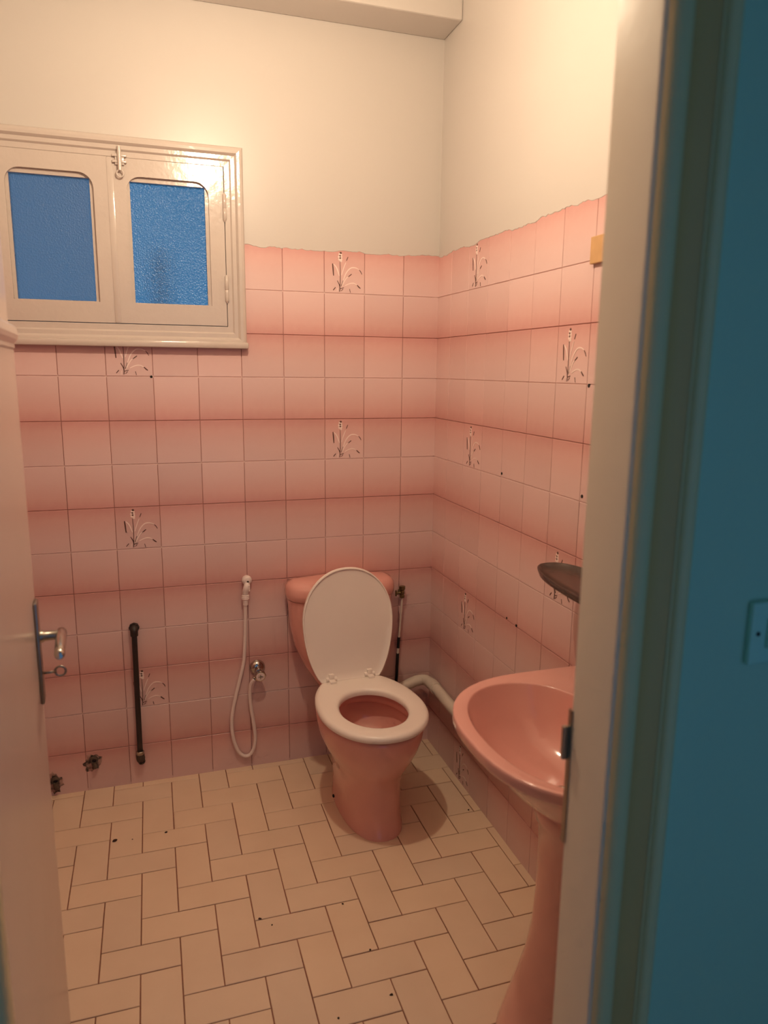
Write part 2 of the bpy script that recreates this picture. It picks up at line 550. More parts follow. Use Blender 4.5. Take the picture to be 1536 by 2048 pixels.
tmesh = {}
def tile_ob(name, x0, x1, z0, z1, up):
    """tile in its local frame, face towards -Y, front at y=0 (local origin = centre of the full tile)"""
    key = (round(x0, 4), round(x1, 4), round(z0, 4), round(z1, 4), up)
    if key not in tmesh:
        bm = bmesh.new()
        e = 0.0010
        yb, ym, yf = 0.004, -0.0014, -0.0024
        def rect(i, y): return [(x0 + i, y, z0 + i), (x1 - i, y, z0 + i), (x1 - i, y, z1 - i), (x0 + i, y, z1 - i)]
        loft(bm, [rect(0, yb), rect(0, ym), rect(e, yf)])
        ob = mesh_ob(name, bm, 'tile_up' if up else 'tile_dn')
        tmesh[key] = ob.data
        return ob
    ob = bpy.data.objects.new(name, tmesh[key]); COL.objects.link(ob)
    return ob

G = 0.0009   # half joint
def wall_tiles(parent, edges, decor, clip, rotz, place):
    for j in range(len(edges) - 1):
        for r in range(13):
            a, b_ = edges[j], edges[j + 1]            # distance from the corner
            full_c = (b_ - T / 2) if j == 0 else (a + T / 2)
            zc = H_TILE - T * (r + 0.5)
            # local x runs to the right seen from the room: -distance on the back wall, +distance on the right wall
            d0, d1, z0, z1 = a + G, b_ - G, H_TILE - T * (r + 1) + G, H_TILE - T * r - G
            res = clip(d0, d1, z0, z1)
            if res is None:
                continue
            d0, d1, z0, z1 = res
            if r == 12: z0 = -0.002
            if rotz == 0:
                lx0, lx1 = full_c - d1, full_c - d0
            else:
                lx0, lx1 = d0 - full_c, d1 - full_c
            ob = tile_ob('wall_tile', lx0, lx1, z0 - zc, z1 - zc, (r % 2 == 0))
            ob.parent = parent
            ob.location = place(full_c, zc)
            ob.rotation_euler = (random.uniform(-.003, .003), 0, rotz + random.uniform(-.003, .003))
            if (r, j) in decor:
                pr = bpy.data.objects.new('flower_print', PRINT_MESH)
                COL.objects.link(pr); pr.parent = ob
                tag(pr, 'brown and pale printed flowering grass')

def clip_back(d0, d1, z0, z1):
    x0, x1 = -d1, -d0
    if x1 <= WX0 or x0 >= WX1 or z1 <= WZ0:
        pass
    elif x1 > WX1 + 0.03 and z0 < WZ0 - 0.01:
        pass
    elif z0 < WZ0 - 0.01:
        z1 = min(z1, WZ0)
    elif x1 > WX1 and x0 < WX1:
        d1 = -WX1
    elif x0 < WX0 and x1 > WX0:
        d0 = -WX0
    else:
        return None
    d1 = min(d1, -XL)
    if d1 - d0 < 0.006: return None
    return d0, d1, z0, z1
eb = [0.0] + [T * j - 0.009 for j in range(1, 12)]
wall_tiles(wall_back, eb, {(0, 2), (4, 2), (8, 2), (2, 7), (6, 7), (10, 7)}, clip_back, 0.0,
           lambda d, z: (-d, 0.0, z))
er = [0.0] + [T * j - 0.0216 for j in range(1, 13)] + [-YF]
wall_tiles(wall_right, er, {(0, 2), (4, 2), (8, 2), (12, 2), (2, 6), (6, 6), (10, 6)},
           lambda *a: a, -math.pi / 2, lambda d, z: (0.0, -d, z))

# ragged paint edge over the tops of the tiles
def paint_edge(name, parent, length, fn, seed):
    rnd = random.Random(seed)
    bm = bmesh.new()
    n = int(length / 0.008)
    prev = None
    drop = 0.004
    for i in range(n + 1):
        d = length * i / n
        drop = min(0.010, max(0.001, drop + rnd.uniform(-.0035, .0035)))
        zb = H_TILE - drop
        cur = [bm.verts.new(fn(d, y, z)) for y, z in ((-0.0034, H_TILE + 0.004), (-0.0034, zb + .0015), (-0.0022, zb))]
        if prev:
            for k in range(2):
                bm.faces.new((prev[k], cur[k], cur[k + 1], prev[k + 1]))
            
        prev = cur
    return mesh_ob(name, bm, 'paint', parent)
paint_edge('paint_edge', wall_back, -WX1, lambda d, y, z: (-d, y, z), 3)
paint_edge('paint_edge', wall_right, -YF, lambda d, y, z: (y, -d, z), 5)

# old screw holes
def wall_hole(parent, loc, axis, r):
    bm = bmesh.new()
    o = Vector(loc); ax = Vector(axis)
    lathe_axis(bm, o - ax * 0.004, ax, [(0, r * .6), (0.0076, r), (0.0079, r * .8)], 9)
    mesh_ob('screw_hole', bm, 'hole', parent)
wall_hole(wall_back, (-1.047, 0, 1.502), (0, -1, 0), .0045)
for y, z, r in ((-.584, 1.215, .0045), (-.661, .760, .004), (-.725, .757, .0045), (-1.039, 1.500, .005), (-1.04, 1.218, .005)):
    wall_hole(wall_right, (0, y, z), (-1, 0, 0), r)

# unseen side walls, ceiling and beam
wall_left = boxes('wall_left', 'tilewall', None, (XL - 0.1, XL, YF - 0.1, 0.004, -0.1, H_TILE))
boxes('plaster', 'paint', wall_left, (XL - 0.1, XL, YF, 0.004, H_TILE, ZC))
tag(wall_left, 'left wall hidden behind the open door', 'wall', kind='structure')
ceiling = boxes('ceiling', 'paint', None, (XL - 0.1, 0.12, YH, 0.13, ZC, ZC + 0.1))
tag(ceiling, 'cream painted bathroom ceiling above the beam', 'ceiling', kind='structure')
bm = bmesh.new()
box(bm, XL, 0.0, -0.16, 0.0, ZB, ZC, bev=0.006)
trim1 = mesh_ob('trim_1', bm, 'paint')
tag(trim1, 'cream painted ceiling beam running along the top of the back wall', 'beam', kind='structure')

# front wall with the doorway (room side tiles, hall side paint)
JT = 0.03
front = boxes('wall_front', 'hallwall', None,
              (XL - 0.1, DX0 - JT, YH, YF, -0.1, ZC), (DX1 + JT, 1.3, YH, YF, -0.1, ZC), (DX0 - JT, DX1 + JT, YH, YF, ZD + JT, ZC))
tag(front, 'dim bluish hall wall beside the bathroom doorway', 'wall', kind='structure')
boxes('plaster', 'paint', front, (XL, DX0 - JT, YF, YF + .008, 0, ZC), (DX1 + JT, 0, YF, YF + .008, 0, ZC), (DX0 - JT, DX1 + JT, YF, YF + .008, ZD + JT, ZC))

# door frame: lining with a rounded hall edge, casing with bead-cove-bead profile
def extrude_profile(bm, prof, z0, z1):
    a = [bm.verts.new((p[0], p[1], z0)) for p in prof]
    b_ = [bm.verts.new((p[0], p[1], z1)) for p in prof]
    n = len(prof)
    for k in range(n):
        bm.faces.new((a[k], a[(k + 1) % n], b_[(k + 1) % n], b_[k]))
    bm.faces.new(a); bm.faces.new(b_)

def jamb_profile(s, xr):
    """s=+1: right jamb whose reveal faces -X at xr"""
    pts = [(xr + s * .006, YF + .002), (xr, YF - .006)]
    yn = YH - 0.008
    for k in range(7):                                   # bullnose towards the hall
        a = math.pi / 2 * k / 6
        pts.append((xr + s * (.006 - .006 * math.cos(a)), yn - .006 * math.sin(a)))
    pts += [(xr + s * JT, yn - .006), (xr + s * JT, YF + .002)]
    return pts

def casing_profile(s, xr):
    y0 = YH
    off = [(.004, 0), (.004, -.016)]
    for k in range(9):                                   # inner bead
        a = math.pi * k / 8
        off.append((.019 - .014 * math.cos(a), -.018 - .009 * math.sin(a)))
    off += [(.036, -.016), (.038, -.006), (.074, -.006), (.076, -.014)]
    for k in range(7):                                   # outer bead
        a = math.pi * k / 6
        off.append((.089 - .011 * math.cos(a), -.015 - .008 * math.sin(a)))
    off += [(.102, -.012), (.104, 0)]
    return [(xr + s * a, y0 + b_) for a, b_ in off]

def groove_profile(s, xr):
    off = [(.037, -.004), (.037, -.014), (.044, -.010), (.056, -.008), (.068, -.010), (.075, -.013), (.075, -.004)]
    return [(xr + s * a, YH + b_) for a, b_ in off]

frame = empty('trim_2', (0, 0, 0))
tag(frame, 'cream painted door frame with moulded casing and worn latch plate', 'door frame', kind='structure')
for s, xr in ((1, DX1), (-1, DX0)):
    bm = bmesh.new(); extrude_profile(bm, jamb_profile(s, xr), 0, ZD + JT)
    mesh_ob('jamb', bm, 'jambp', frame, smooth=True, autosmooth=35)
    bm = bmesh.new(); extrude_profile(bm, casing_profile(s, xr if s > 0 else xr + .026), 0, ZD + .1)
    cs = mesh_ob('casing', bm, 'halltrim', frame, smooth=True, autosmooth=35)
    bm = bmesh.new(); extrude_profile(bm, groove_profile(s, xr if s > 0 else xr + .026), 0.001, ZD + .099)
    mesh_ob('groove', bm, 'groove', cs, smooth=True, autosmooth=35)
boxes('head_jamb', 'jambp', frame, (DX0, DX1, YH - .012, YF + .002, ZD, ZD + JT))
boxes('head_casing', 'halltrim', frame, (DX0 - .1, DX1 + .1, YH - .022, YH, ZD + .004, ZD + .1), bev=.004)
# latch plate on the far arris of the right jamb
strike = boxes('latch_plate', 'steel', frame, (DX1 - .0018, DX1 + .001, YF - .008, YF + .001, .853, 1.062))
boxes('latch_lip', 'steel', strike, (DX1 - .010, DX1 - .001, YF - .003, YF + .004, .985, 1.036), bev=.001)

# ------------------------------------------------------------------ hall behind the camera (only daylight and its bounce come from it)
HX0, HX1, HY = -2.3, 1.3, -3.35
fh = boxes('floor_hall', 'hallfloor', None, (HX0, HX1, HY, YF - 0.1, -0.1, -0.002))
tag(fh, 'dark floor of the hall outside the bathroom', 'floor', kind='structure')
ch = boxes('ceiling_hall', 'hallwall', None, (HX0, HX1, HY, YH, ZC, ZC + .1))
tag(ch, 'painted ceiling of the hall outside the bathroom', 'ceiling', kind='structure')
bm = bmesh.new()
plate_with_hole(bm, (HX0, HX1, -0.1, ZC), dense_rect(-1.7, 1.1, 0.1, 2.4, 8), HY - .1, HY)  # unseen opening, widened to brighten the hall wall
wb = mesh_ob('wall_hall_back', bm, 'hallwall')
tag(wb, 'hall wall behind the viewer with an unseen opening sized to let in daylight', 'wall', kind='structure')
for nm, x0, x1 in (('wall_hall_left', HX0 - .1, HX0), ('wall_hall_right', HX1, HX1 + .1)):
    w = boxes(nm, 'hallwall', None, (x0, x1, HY, YH, -0.1, ZC))
    tag(w, 'plain end wall of the hall outside the bathroom', 'wall', kind='structure')
wl = boxes('wall_hall_front', 'hallwall', None, (HX0, XL - .1, YH, YF, -0.1, ZC))
tag(wl, 'hall wall continuing past the bathroom', 'wall', kind='structure')

# ------------------------------------------------------------------ window
win = empty('window_1', ((WX0 + WX1) / 2, 0, WZ0))
tag(win, 'small cream wooden window with two blue frosted panes', 'window', kind='structure')
WL = Vector(win.location)
def wob(name, bm, mat, parent=None, **kw):
    """mesh given in world coordinates, parented to the window"""
    for v in bm.verts:
        v.co -= WL
    return mesh_ob(name, bm, mat, parent or win, **kw)

# casing: four mitred strips swept with a profile (outside -> inside)
CO = (-1.582, -0.722, 1.607, 2.255)
prof = [(.000, .0), (.000, -.014), (.004, -.020), (.012, -.023), (.021, -.022), (.026, -.016), (.028, -.013), (.040, -.0125), (.043, -.009), (.045, -.006), (.061, -.0055), (.0625, -.004), (.0625, .05), (.072, .05), (.072, .06)]
bm = bmesh.new()
def inset_ring(i, y, sill=1.0):
    x0, x1, z0, z1 = CO
    return [(x0 + i, y, z0 + i * sill), (x1 - i, y, z0 + i * sill), (x1 - i, y, z1 - i), (x0 + i, y, z1 - i)]
loft(bm, [inset_ring(i, y, 1.08) for i, y in prof], cap0=False, cap1=False)
wob('casing', bm, 'gloss')
bm = bmesh.new()
box(bm, CO[0] - .004, CO[1] + .004, -.034, -.002, 1.600, 1.622, bev=.006)
wob('sill_moulding', bm, 'gloss', smooth=True, autosmooth=40)

def arch_outline(x0, x1, z0, z1, r):
    """rectangle with rounded upper corners, points all round"""
    pts = []
    for k in range(12): pts.append((x0 + (x1 - x0) * k / 12, z0))
    for k in range(10): pts.append((x1, z0 + (z1 - r - z0) * k / 10))
    for k in range(8):
        a = math.pi / 2 * k / 8
        pts.append((x1 - r + r * math.cos(a), z1 - r + r * math.sin(a)))
    for k in range(10): pts.append((x1 - r + (x0 - x1 + 2 * r) * k / 10, z1))
    for k in range(8):
        a = math.pi / 2 * k / 8
        pts.append((x0 + r - r * math.sin(a), z1 - r + r * math.cos(a)))
    for k in range(10): pts.append((x0, z1 - r + (z0 - z1 + r) * k / 10))
    return pts

SZ0, SZ1 = 1.677, 2.192
def sash(x0, x1, px0, px1, hinge_side):
    pz0, pz1 = 1.745, 2.125
    bm = bmesh.new()
    # face board with the arched cut-out, chamfered into the glass rebate
    n_in = arch_outline(px0 - .010, px1 + .012, pz0 - .002, pz1 + .014, .045)
    plate_with_hole(bm, (x0, x1, SZ0, SZ1), n_in, -.005, .008)
    plate_with_hole(bm, (x0 + .001, x1 - .001, SZ0 + .001, SZ1 - .001), dense_rect(px0, px1, pz0, pz1, 12), .0075, .034)
    s = wob('sash', bm, 'gloss')
    bm = bmesh.new()
    box(bm, px0 - .006, px1 + .006, .019, .023, pz0 - .006, pz1 + .006)
    wob('pane', bm, 'glass' if hinge_side > 0 else 'glass_dull', s)
    return s
s_right = sash(-1.1490, -.7865, -1.085, -.848, 1)
s_left = sash(-1.5180, -1.1500, -1.442, -1.207, -1)
# cover bead on the meeting edge of the right sash
bm = bmesh.new(); box(bm, -1.1520, -1.133, -.0068, -.0045, SZ0 + .002, SZ1 - .002, bev=.0008)
wob('cover_bead', bm, 'gloss', s_right, smooth=True, autosmooth=40)
# barrel hinges
for zt, zb in ((2.105, 2.020), (1.841, 1.755)):
    bm = bmesh.new()
    lathe_axis(bm, (-.785, -.008, zt + .006), (0, 0, -1), [(0, .001), (.004, .0045), (.006, .0065), (.048, .0065), (.050, .0052), (.052, .0065), (zt - zb, .0065), (zt - zb + .003, .0045), (zt - zb + .009, .0015)], 12)
    wob('hinge', bm, 'gloss', s_right, smooth=True, autosmooth=50)
# tower bolt
bm = bmesh.new()
box(bm, -1.126, -1.097, -.013, -.004, 2.168, 2.203, bev=.002)
for z in (2.196, 2.178):
    box(bm, -1.134, -1.090, -.016, -.004, z - .004, z + .004, bev=.002)
tube(bm, [(-1.1115, -.018, 2.222), (-1.1115, -.018, 2.150)], .0062, 12)
bolt = wob('tower_bolt', bm, 'gloss', s_right, smooth=True, autosmooth=40)
bm = bmesh.new()
rp_ = [(-1.1115 + .0105 * math.sin(a), -.018, 2.141 + .0105 * math.cos(a)) for a in [2 * math.pi * k / 18 for k in range(19)]]
tube(bm, rp_, .0026, 8, caps=False)
wob('ring', bm, 'gloss', bolt, smooth=True)

# red pipe standing outside, not trim, seen blurred through the glass
bm = bmesh.new()
lathe_axis(bm, (-.995, .36, -.1), (0, 0, 1), [(0, .014), (1.2, .014), (2.06, .014), (2.065, .010)], 14)
rp2 = mesh_ob('red_pipe', bm, 'red', smooth=True, autosmooth=40)
tag(rp2, 'narrow red upright pipe seen blurred through the right window pane', 'pipe', kind='structure')

# ------------------------------------------------------------------ open door leaf
door = empty('door_1', (DX0, YF, 0), math.radians(93.8))
tag(door, 'cream gloss painted door standing open inwards with lever handle', 'door', kind='structure')
DW = 0.727
bm = bmesh.new()
box(bm, .004, DW, .006, .040, .010, 2.06, bev=.002)
leaf = mesh_ob('leaf', bm, 'doorp', door)
bm = bmesh.new()
box(bm, .004, DW, 0, .0065, .010, 1.575, bev=.0015)
mesh_ob('face_panel', bm, 'doorp', door)
bm = bmesh.new()
pr_ = [(-.002, 1.574), (-.008, 1.582), (-.010, 1.590), (-.007, 1.604), (-.001, 1.609), (.0065, 1.610), (.0065, 1.564), (-.002, 1.566)]
a = [bm.verts.new((.004, y, z)) for y, z in pr_]; b_ = [bm.verts.new((DW - .001, y, z)) for y, z in pr_]
for k in range(len(pr_)):
    bm.faces.new((a[k], a[(k + 1) % len(pr_)], b_[(k + 1) % len(pr_)], b_[k]))
bm.faces.new(a); bm.faces.new(b_)
mesh_ob('rail_moulding', bm, 'doorp', door)
# long handle plate, lever and key hole
bm = bmesh.new(); box(bm, .672, .712, -.007, .0, .862, 1.075, bev=.003)
plate = mesh_ob('handle_plate', bm, 'steel', door, smooth=True, autosmooth=40)
bm = bmesh.new()
lathe_axis(bm, (.692, -.006, 1.000), (0, -1, 0), [(0, .0125), (.006, .0125), (.009, .010), (.030, .0095), (.036, .010), (.040, .010)], 16)
neck = mesh_ob('lever_neck', bm, 'steel', plate, smooth=True, autosmooth=40)
bm = bmesh.new()
rings = []
for x, hw, ht, dz in ((.706, .008, .010, .0), (.700, .0105, .0125, .0), (.66, .0105, .012, -.001), (.62, .010, .0115, -.003), (.594, .0095, .011, -.006), (.588, .006, .007, -.007)):
    rings.append([(x, -.046 + hw * math.cos(t), 1.000 + dz + ht * math.sin(t)) for t in [2 * math.pi * k / 12 for k in range(12)]])
loft(bm, rings)
mesh_ob('lever', bm, 'chrome', plate, smooth=True, autosmooth=60)
# the key in the lock
ku = Vector((math.cos(math.radians(93.8)), math.sin(math.radians(93.8)), 0)); kn = Vector((-ku.y, ku.x, 0))
def dl(x, y, z): return Vector((DX0, YF, 0)) + ku * x + kn * y + Vector((0, 0, z))
key = empty('door_key', dl(.692, -.007, 0.922))
tag(key, 'small steel key with a ring bow sticking out of the door lock', 'key')
kl = Vector(key.location)
bm = bmesh.new(); tube(bm, [dl(.692, -.004, 0.922) - kl, dl(.692, -.030, 0.922) - kl], .003, 8)
mesh_ob('shank', bm, 'steel', key, smooth=True)
bm = bmesh.new()
tube(bm, [dl(.692, -0.039 - .0100 * math.cos(t), 0.922 + .0100 * math.sin(t)) - kl for t in [2 * math.pi * k / 20 for k in range(21)]], .0024, 8, caps=False)
mesh_ob('bow', bm, 'steel', key, smooth=True)

# ------------------------------------------------------------------ toilet
TX = -0.397
toilet = empty('toilet', (TX, -0.40, 0))
tag(toilet, 'pink ceramic close-coupled toilet with its white seat lid raised', 'toilet')
TL = Vector(toilet.location)
YAW = Matrix.Rotation(math.radians(3.2), 4, 'Z')
def tob(name, bm, mat, parent=None, turn=True, **kw):
    for v in bm.verts:
        v.co -= TL
        if turn: v.co = YAW @ v.co
    return mesh_ob(name, bm, mat, parent or toilet, **kw)

def egg(z, yc, rf, rb, w, n=40, p=2.0, xc=TX):
    out = []
    for k in range(n):
        a = 2 * math.pi * k / n
        s, c = math.sin(a), math.cos(a)
        sx = math.copysign(abs(s) ** (2 / p), s); cy = math.copysign(abs(c) ** (2 / p), c)
        out.append((xc + w * sx, yc - (rf if c > 0 else rb) * cy, z))
    return out
bm = bmesh.new()
loft(bm, [
    egg(.000, -.40, .203, .24, .101, p=2.3, xc=TX + .010), egg(.012, -.40, .202, .24, .100, p=2.3, xc=TX + .010), egg(.018, -.40, .197, .238, .098, p=2.3, xc=TX + .010),
    egg(.08, -.40, .188, .236, .097, p=2.3, xc=TX + .009), egg(.15, -.405, .184, .235, .099, p=2.3, xc=TX + .007), egg(.19, -.41, .190, .235, .105, p=2.2, xc=TX + .004),
    egg(.23, -.42, .206, .235, .121), egg(.27, -.43, .224, .235, .142), egg(.31, -.435, .240, .235, .160), egg(.35, -.44, .249, .235, .171),
    egg(.385, -.44, .254, .236, .175), egg(.396, -.44, .252, .234, .173), egg(.400, -.44, .244, .228, .166),
    egg(.400, -.47, .172, .172, .134), egg(.394, -.47, .168, .168, .130), egg(.360, -.47, .168, .168, .130),
    egg(.354, -.47, .178, .178, .140), egg(.320, -.47, .176, .174, .138), egg(.275, -.47, .162, .150, .122), egg(.258, -.47, .150, .125, .110), egg(.250, -.465, .120, .09, .085), egg(.246, -.46, .07, .06, .05)])
bowl = tob('bowl', bm, 'pink', smooth=True, autosmooth=60)
# fixing bolt at the side of the foot
bm = bmesh.new()
lathe_axis(bm, (TX - .100, -.36, .045), (-1, -.1, 0), [(0, .006), (.003, .006), (.005, .003)], 10)
tob('fixing_bolt', bm, 'hole', bowl)
# cistern: tapered body, domed lid
def dee(z, w, yf, n=44, p=2.6, yb=-0.006, xc=TX):
    """rounded D in plan, flat against the wall"""
    out = []
    yc = yb - 0.045
    for k in range(n):
        a = 2 * math.pi * k / n
        s, c = math.sin(a), math.cos(a)
        sx = math.copysign(abs(s) ** (2 / p), s); cy = math.copysign(abs(c) ** (2 / p), c)
        y = yc - (yc - yf) * cy if c > 0 else yc - 0.045 * (math.copysign(abs(c) ** (2 / 5.0), c))
        out.append((xc + w * sx, y, z))
    return out
bm = bmesh.new()
loft(bm, [dee(.300, .070, -.195), dee(.315, .078, -.20), dee(.36, .106, -.195), dee(.43, .148, -.184), dee(.51, .181, -.172), dee(.58, .194, -.164),
          dee(.65, .200, -.160), dee(.688, .202, -.160)])
tob('cistern', bm, 'pink', turn=False, smooth=True, autosmooth=60)
bm = bmesh.new()
loft(bm, [dee(.688, .190, -.155), dee(.690, .203, -.164), dee(.697, .209, -.169), dee(.716, .211, -.171), dee(.736, .208, -.168), dee(.749, .199, -.159), dee(.757, .180, -.143), dee(.760, .09, -.09)])
tob('cistern_lid', bm, 'pink', turn=False, smooth=True, autosmooth=60)
# neck between bowl and cistern
bm = bmesh.new(); box(bm, TX - .085, TX + .085, -.24, -.10, .27, .385, bev=.02)
tob('neck', bm, 'pink', smooth=True, autosmooth=60)

# seat and lid
HY_, HZ_ = -0.243, 0.428
def outline(grow=0.0, yf=-.700, yc=-.475, w=.181, rb=.29, yb=-.240, n=64):
    """egg outline cut straight at the hinge; list of (x, y)"""
    pts = []
    rf = yc - yf
    for k in range(n):
        a = 2 * math.pi * k / n
        s, c = math.sin(a), math.cos(a)
        y = yc - (rf + grow) * c if c > 0 else yc - (rb + grow) * c
        x = (w + grow) * math.copysign(abs(s) ** 0.94, s)
        if y > yb + grow:
            y = yb + grow
        pts.append((TX + x, y))
    return pts
def hole(grow=0.0, n=64):
    pts = []
    for k in range(n):
        a = 2 * math.pi * k / n
        pts.append((TX + (.112 + grow) * math.sin(a), -.488 - (.141 + grow) * math.cos(a)))
    return pts
bm = bmesh.new()
zs0, zs1 = .404, .428
o3 = lambda pts, z: [(x, y, z) for x, y in pts]
rg = [o3(outline(-.004), zs0), o3(outline(.0), zs0 + .005), o3(outline(.0), zs1 - .010), o3(outline(-.005), zs1 - .003), o3(outline(-.014), zs1),
      o3(hole(.014), zs1), o3(hole(.006), zs1 - .003), o3(hole(.0), zs1 - .010), o3(hole(.002), zs0)]
vr = loft(bm, rg + [rg[0]], cap0=False, cap1=False)
bmesh.ops.remove_doubles(bm, verts=bm.verts[:], dist=1e-6)
seat = tob('seat', bm, 'white', smooth=True, autosmooth=50)

# raised lid: outline in the seat plane, swung up about the hinge
LEAN = math.radians(7)
def swing(pts, h):
    out = []
    for x, y in pts:
        d = (HY_ - y)                         # distance from the hinge
        # up direction tilts back towards the wall; thickness direction points forward
        out.append((x, HY_ + d * math.sin(LEAN) - h * math.cos(LEAN), HZ_ + d * math.cos(LEAN) - h * math.sin(LEAN)))
    return out
lo_ = dict(yf=-.650, yc=-.462, w=.170, rb=.29, yb=-.240)
bm = bmesh.new()
rg = [swing(outline(-.03, **lo_), -.010), swing(outline(-.006, **lo_), -.010), swing(outline(0, **lo_), -.005), swing(outline(0, **lo_), .005), swing(outline(-.003, **lo_), .006),
      swing(outline(-.007, **lo_), .001), swing(outline(-.03, **lo_), -.001), swing(outline(-.09, **lo_), -.001)]
loft(bm, rg)
lid = tob('lid', bm, 'white', smooth=True, autosmooth=45)
for sx in (-.073, .073):
    bm = bmesh.new()
    tube(bm, [(TX + sx - .020, HY_, HZ_ + .006), (TX + sx + .020, HY_, HZ_ + .006)], .0085, 12)
    box(bm, TX + sx - .011, TX + sx + .011, HY_ - .030, HY_ + .004, HZ_ - .006, HZ_ + .008, bev=.003)
    box(bm, TX + sx - .009, TX + sx + .009, HY_ - .006, HY_ + .006, .398, HZ_ - .002, bev=.002)
    box(bm, TX + sx - .010, TX + sx + .010, HY_ - .008, HY_ + .006, HZ_ + .004, HZ_ + .026, bev=.003)
    tob('hinge', bm, 'white', smooth=True, autosmooth=40)

# ------------------------------------------------------------------ pedestal washbasin
BX, BY, RZ = -0.20, -1.42, 0.80
basin_t = empty('washbasin', (BX, BY, 0))
tag(basin_t, 'pink ceramic pedestal washbasin on the right wall, cut off by the door frame', 'washbasin')
BL = Vector(basin_t.location)
def bob(name, bm, mat, parent=None, **kw):
    for v in bm.verts: v.co -= BL
    return mesh_ob(name, bm, mat, parent or basin_t, **kw)
def basin_ring(z, rx, ry, xb, p=2.45, n=72, cx=BX, cy=BY):
    """front half superellipse, back squared off at xb (towards the wall)"""
    out = []
    for k in range(n):
        a = 2 * math.pi * k / n
        s, c = math.sin(a), math.cos(a)
        sy = math.copysign(abs(s) ** (2 / p), s)
        if c > 0:
            x = cx - rx * abs(c) ** (2 / p)
        else:
            q = 9.0
            x = cx + (xb - cx) * abs(c) ** (2 / q)
            sy = math.copysign(abs(s) ** (2 / q), s)
        out.append((x, cy + ry * sy, z))
    return out
def oval(z, rx, ry, cx, cy=BY, p=2.2, n=72):
    out = []
    for k in range(n):
        a = 2 * math.pi * k / n
        s, c = math.sin(a), math.cos(a)
        out.append((cx - rx * math.copysign(abs(c) ** (2 / p), c), cy + ry * math.copysign(abs(s) ** (2 / p), s), z))
    return out
WALLX = -0.004
bm = bmesh.new()
loft(bm, [oval(.616, .085, .095, -.203), oval(.622, .102, .106, -.203), basin_ring(.650, .150, .165, -.05, cx=-.19), basin_ring(.70, .205, .225, -.02, cx=-.19),
          basin_ring(.745, .236, .252, WALLX, cx=-.195), basin_ring(.766, .248, .260, WALLX), basin_ring(.773, .262, .270, WALLX), basin_ring(.776, .272, .2765, WALLX), basin_ring(.782, .275, .279, WALLX), basin_ring(.796, .275, .279, WALLX),
          basin_ring(.8005, .2743, .2784, WALLX), basin_ring(.8022, .2720, .2762, WALLX - .003), basin_ring(.8025, .2690, .2735, WALLX - .006),
          oval(.8005, .1580, .2360, -.287), oval(.7995, .1562, .2342, -.2868), oval(.7965, .1545, .2325, -.2865), oval(.790, .1525, .2300, -.286), oval(.780, .148, .225, -.284), oval(.73, .132, .200, -.278), oval(.69, .110, .165, -.270),
          oval(.665, .078, .118, -.262), oval(.655, .040, .055, -.255), oval(.650, .020, .022, -.252)])
basin = bob('basin', bm, 'pink', smooth=True, autosmooth=50)
bm = bmesh.new()
lathe_axis(bm, (-.252, BY, .648), (0, 0, 1), [(0, .021), (.004, .021), (.0045, .016), (.003, .014)], 20)
bob('plug_hole', bm, 'chrome', basin, smooth=True, autosmooth=40)
# raised back ledge of the basin
bm = bmesh.new(); box(bm, -.045, WALLX, BY - .262, BY + .262, .797, .816, bev=.007)
bob('back_ledge', bm, 'pink', basin, smooth=True, autosmooth=60)
bm = bmesh.new()
loft(bm, [oval(z, r, r, -.203) for z, r in ((.0, .158), (.012, .156), (.06, .144), (.15, .120), (.22, .102), (.30, .090), (.40, .085), (.50, .085), (.565, .088), (.575, .096), (.600, .102), (.618, .103), (.622, .100))])
bob('pedestal', bm, 'pink', smooth=True, autosmooth=60)

# ------------------------------------------------------------------ tray shelf on the right wall
shelf = empty('wall_shelf', (0, -1.35, 1.04))
tag(shelf, 'dark smoky brown oval tray shelf fixed to the tiles above the basin', 'shelf')
bm = bmesh.new()
def sh(z, rx, ry): return [(x, y + 1.35, z - 1.04) for x, y, _ in oval(0, rx, ry, -.089, -1.35, p=2.5)]
loft(bm, [sh(1.022, .070, .301), sh(1.028, .080, .311), sh(1.040, .0845, .317), sh(1.044, .085, .318), sh(1.046, .083, .316), sh(1.044, .079, .312), sh(1.034, .072, .304), sh(1.033, .03, .26)])
mesh_ob('tray', bm, 'shelf', shelf, smooth=True, autosmooth=60)
for yy in (-.18, .18):
    bm = bmesh.new(); box(bm, -.03, -.002, yy - .012, yy + .012, -.05, -.012, bev=.003)
    mesh_ob('bracket', bm, 'shelf', shelf)

# small varnished wooden block at the edge of the tiles
bm = bmesh.new(); box(bm, -.014, -.0026, -1.100, -1.024, 1.792, 1.856, bev=.002)
o = mesh_ob('wooden_block', bm, 'wood')
tag(o, 'small varnished orange wood block on the right wall beside the door frame', 'wood block')

